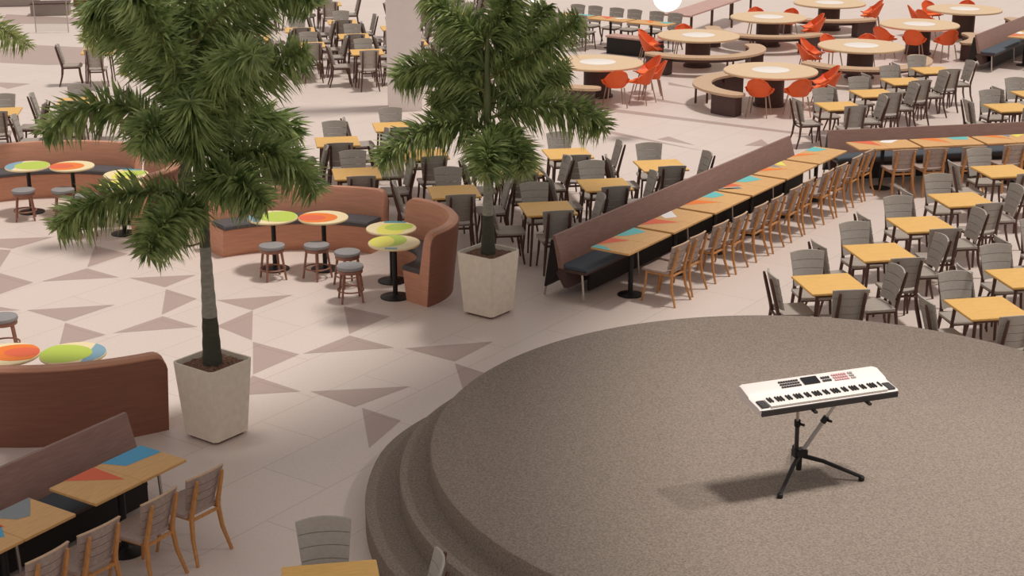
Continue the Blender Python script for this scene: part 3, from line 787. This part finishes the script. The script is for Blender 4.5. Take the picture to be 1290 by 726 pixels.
globe('white globe lamp hanging at the top edge behind the right palm', 676, -14, 30.0, .26)
# long table
ang = R(62); lo = Vector((4.72, 40.5)); L = 5.2
mid = lo+Vector(rot2(L/2-.3, .33, ang))
t = thing('long_table', 'long pinkish-brown table on dark legs behind the globe lamp', 'table', (mid.x, mid.y, 0), ang)
MB().box((0, 0, .73), (L, .75, .05), b=.008).build('tabletop', 'pink_wood', t)
for x in (-.44, -.15, .15, .44):
    for y in (-.3, .3): MB().tube([(x*L, y, 0), (x*L, y, .71)], .035, 4).build('leg', 'dark_leg', t)
# table row behind the right palm
c0 = Vector((1.55, 40.4)); dr = R(-35)
for k in range(3):
    p = (c0.x+math.cos(dr)*1.2*k, c0.y+math.sin(dr)*1.2*k, 0)
    painted_table('red and teal painted table, %s from the palm in the distant row' % ORD[k], 'distant painted tables', p, dr, PAINT[k])
    for s in (-.27, .27):
        far_chair(local(p, dr, s, .5), dr+R(180), 'small grey chair, far side, %s seat, %s table of the distant row by the palm' % ('left' if s < 0 else 'right', ORD[k]), 'chairs at the distant painted row')
for k in range(2):
    p = local((c0.x, c0.y), dr, .1+.7*k, -.6)
    far_chair(p, dr, 'small dark chair, near side, %s from the palm in the distant painted row' % ORD[k], 'chairs at the distant painted row')
t = thing('low_bench', 'long dark low bench on the near side of the distant painted table row', 'bench', local((c0.x, c0.y), dr, 2.3, -.62), dr)
MB().box((0, 0, .43), (1.5, .42, .05), b=.01).build('seat', 'pink_wood', t); MB().box((0, 0, .2025), (1.44, .36, .405)).build('plinth', 'black_panel', t)
# top left corner
p = G(61, 20); t = thing('storage_box', 'grey low box standing on the pale floor at the top left', 'box', (p.x, p.y+.3, 0), R(10))
MB().box((0, 0, .17), (1.1, .6, .34), b=.01).build('body', 'concrete_grey', t); MB().box((0, 0, .355), (1.14, .64, .03), b=.008).build('lid', 'dark_leg', t)
p = G(10, 9); t = thing('counter', 'pale grey counter block cut by the top left photo corner', 'counter', (p.x-.3, p.y+.4, 0), R(8))
MB().box((0, 0, .45), (2.2, .7, .9), b=.01).build('body', 'concrete_grey', t); MB().box((0, 0, .92), (2.3, .8, .04), b=.008).build('worktop', 'column', t)
p = G(105, 8); t = thing('slatted_crate', 'reddish-brown slatted wooden crate at the top edge left of the palm', 'crate', (p.x, p.y+.35, 0), R(12))
m = MB(); m.box((0, 0, .3), (.72, .62, .6))
for k in range(6): m.box((-.31+.124*k, -.32, .31), (.085, .03, .58)); m.box((-.31+.124*k, .32, .31), (.085, .03, .58))
m.build('slats', 'crate_brown', t); MB().box((0, 0, .62), (.78, .68, .04)).build('lid', 'dark_leg', t)
p = G(66, 41); t = thing('glass_screen', 'clear glass balustrade panel on the pale floor at the top left', 'screen', (p.x, p.y, 0), R(3))
MB().box((0, 0, .52), (.86, .015, .96)).build('pane', 'glass', t)
for s in (-1, 1): MB().tube([(s*.44, 0, 0), (s*.44, 0, 1.02)], .014, 8).build('post', 'silver', t)

# ------------------------------------------------------------------ unseen overhead slab, added and outlined to shade the floor
SLAB_Z = 14.0
shade = [(-8, 6), (.7, 6), (.7, 12), (.8, 16.2), (2.0, 20.6), (1.9, 22), (.2, 23.3), (-1.6, 24.3), (-3.4, 25.0), (-2.4, 22.3), (-1.0, 17.6), (-2.5, 15.0), (-8, 13.2)]
m = MB(); m.prism([(x+.30*SLAB_Z, y+.06*SLAB_Z) for x, y in shade], SLAB_Z, SLAB_Z+.3); struct(m.build('shade_slab', 'shade_slab_grey'))
# ------------------------------------------------------------------ light
w = bpy.data.worlds.new('world'); sc.world = w; w.use_nodes = True
bg = w.node_tree.nodes['Background']; bg.inputs[0].default_value = (1.0, .92, .885, 1); bg.inputs[1].default_value = .47
sun = bpy.data.lights.new('sun', 'SUN'); sun.energy = 2.15; sun.angle = R(8); sun.color = (1, .95, .89)
so = bpy.data.objects.new('sun', sun); COL.objects.link(so)
so.rotation_euler = Vector((.30, .06, 1)).to_track_quat('Z', 'Y').to_euler()
sp = bpy.data.lights.new('stage_spot', 'SPOT'); sp.energy = 1500; sp.color = (1, .95, .89); sp.spot_size = R(46); sp.spot_blend = 1; sp.shadow_soft_size = .25
spo = bpy.data.objects.new('stage_spot', sp); COL.objects.link(spo); spo.location = (7.9, 13.3, 9.2)
spo.rotation_euler = (spo.location-Vector((3.0, 12.2, .66))).to_track_quat('Z', 'Y').to_euler()
vs = sc.view_settings
sc.display_settings.display_device = 'sRGB'
vs.view_transform = 'Standard'; vs.look = 'None'; vs.gamma = 1; vs.exposure = 0; vs.use_curve_mapping = False
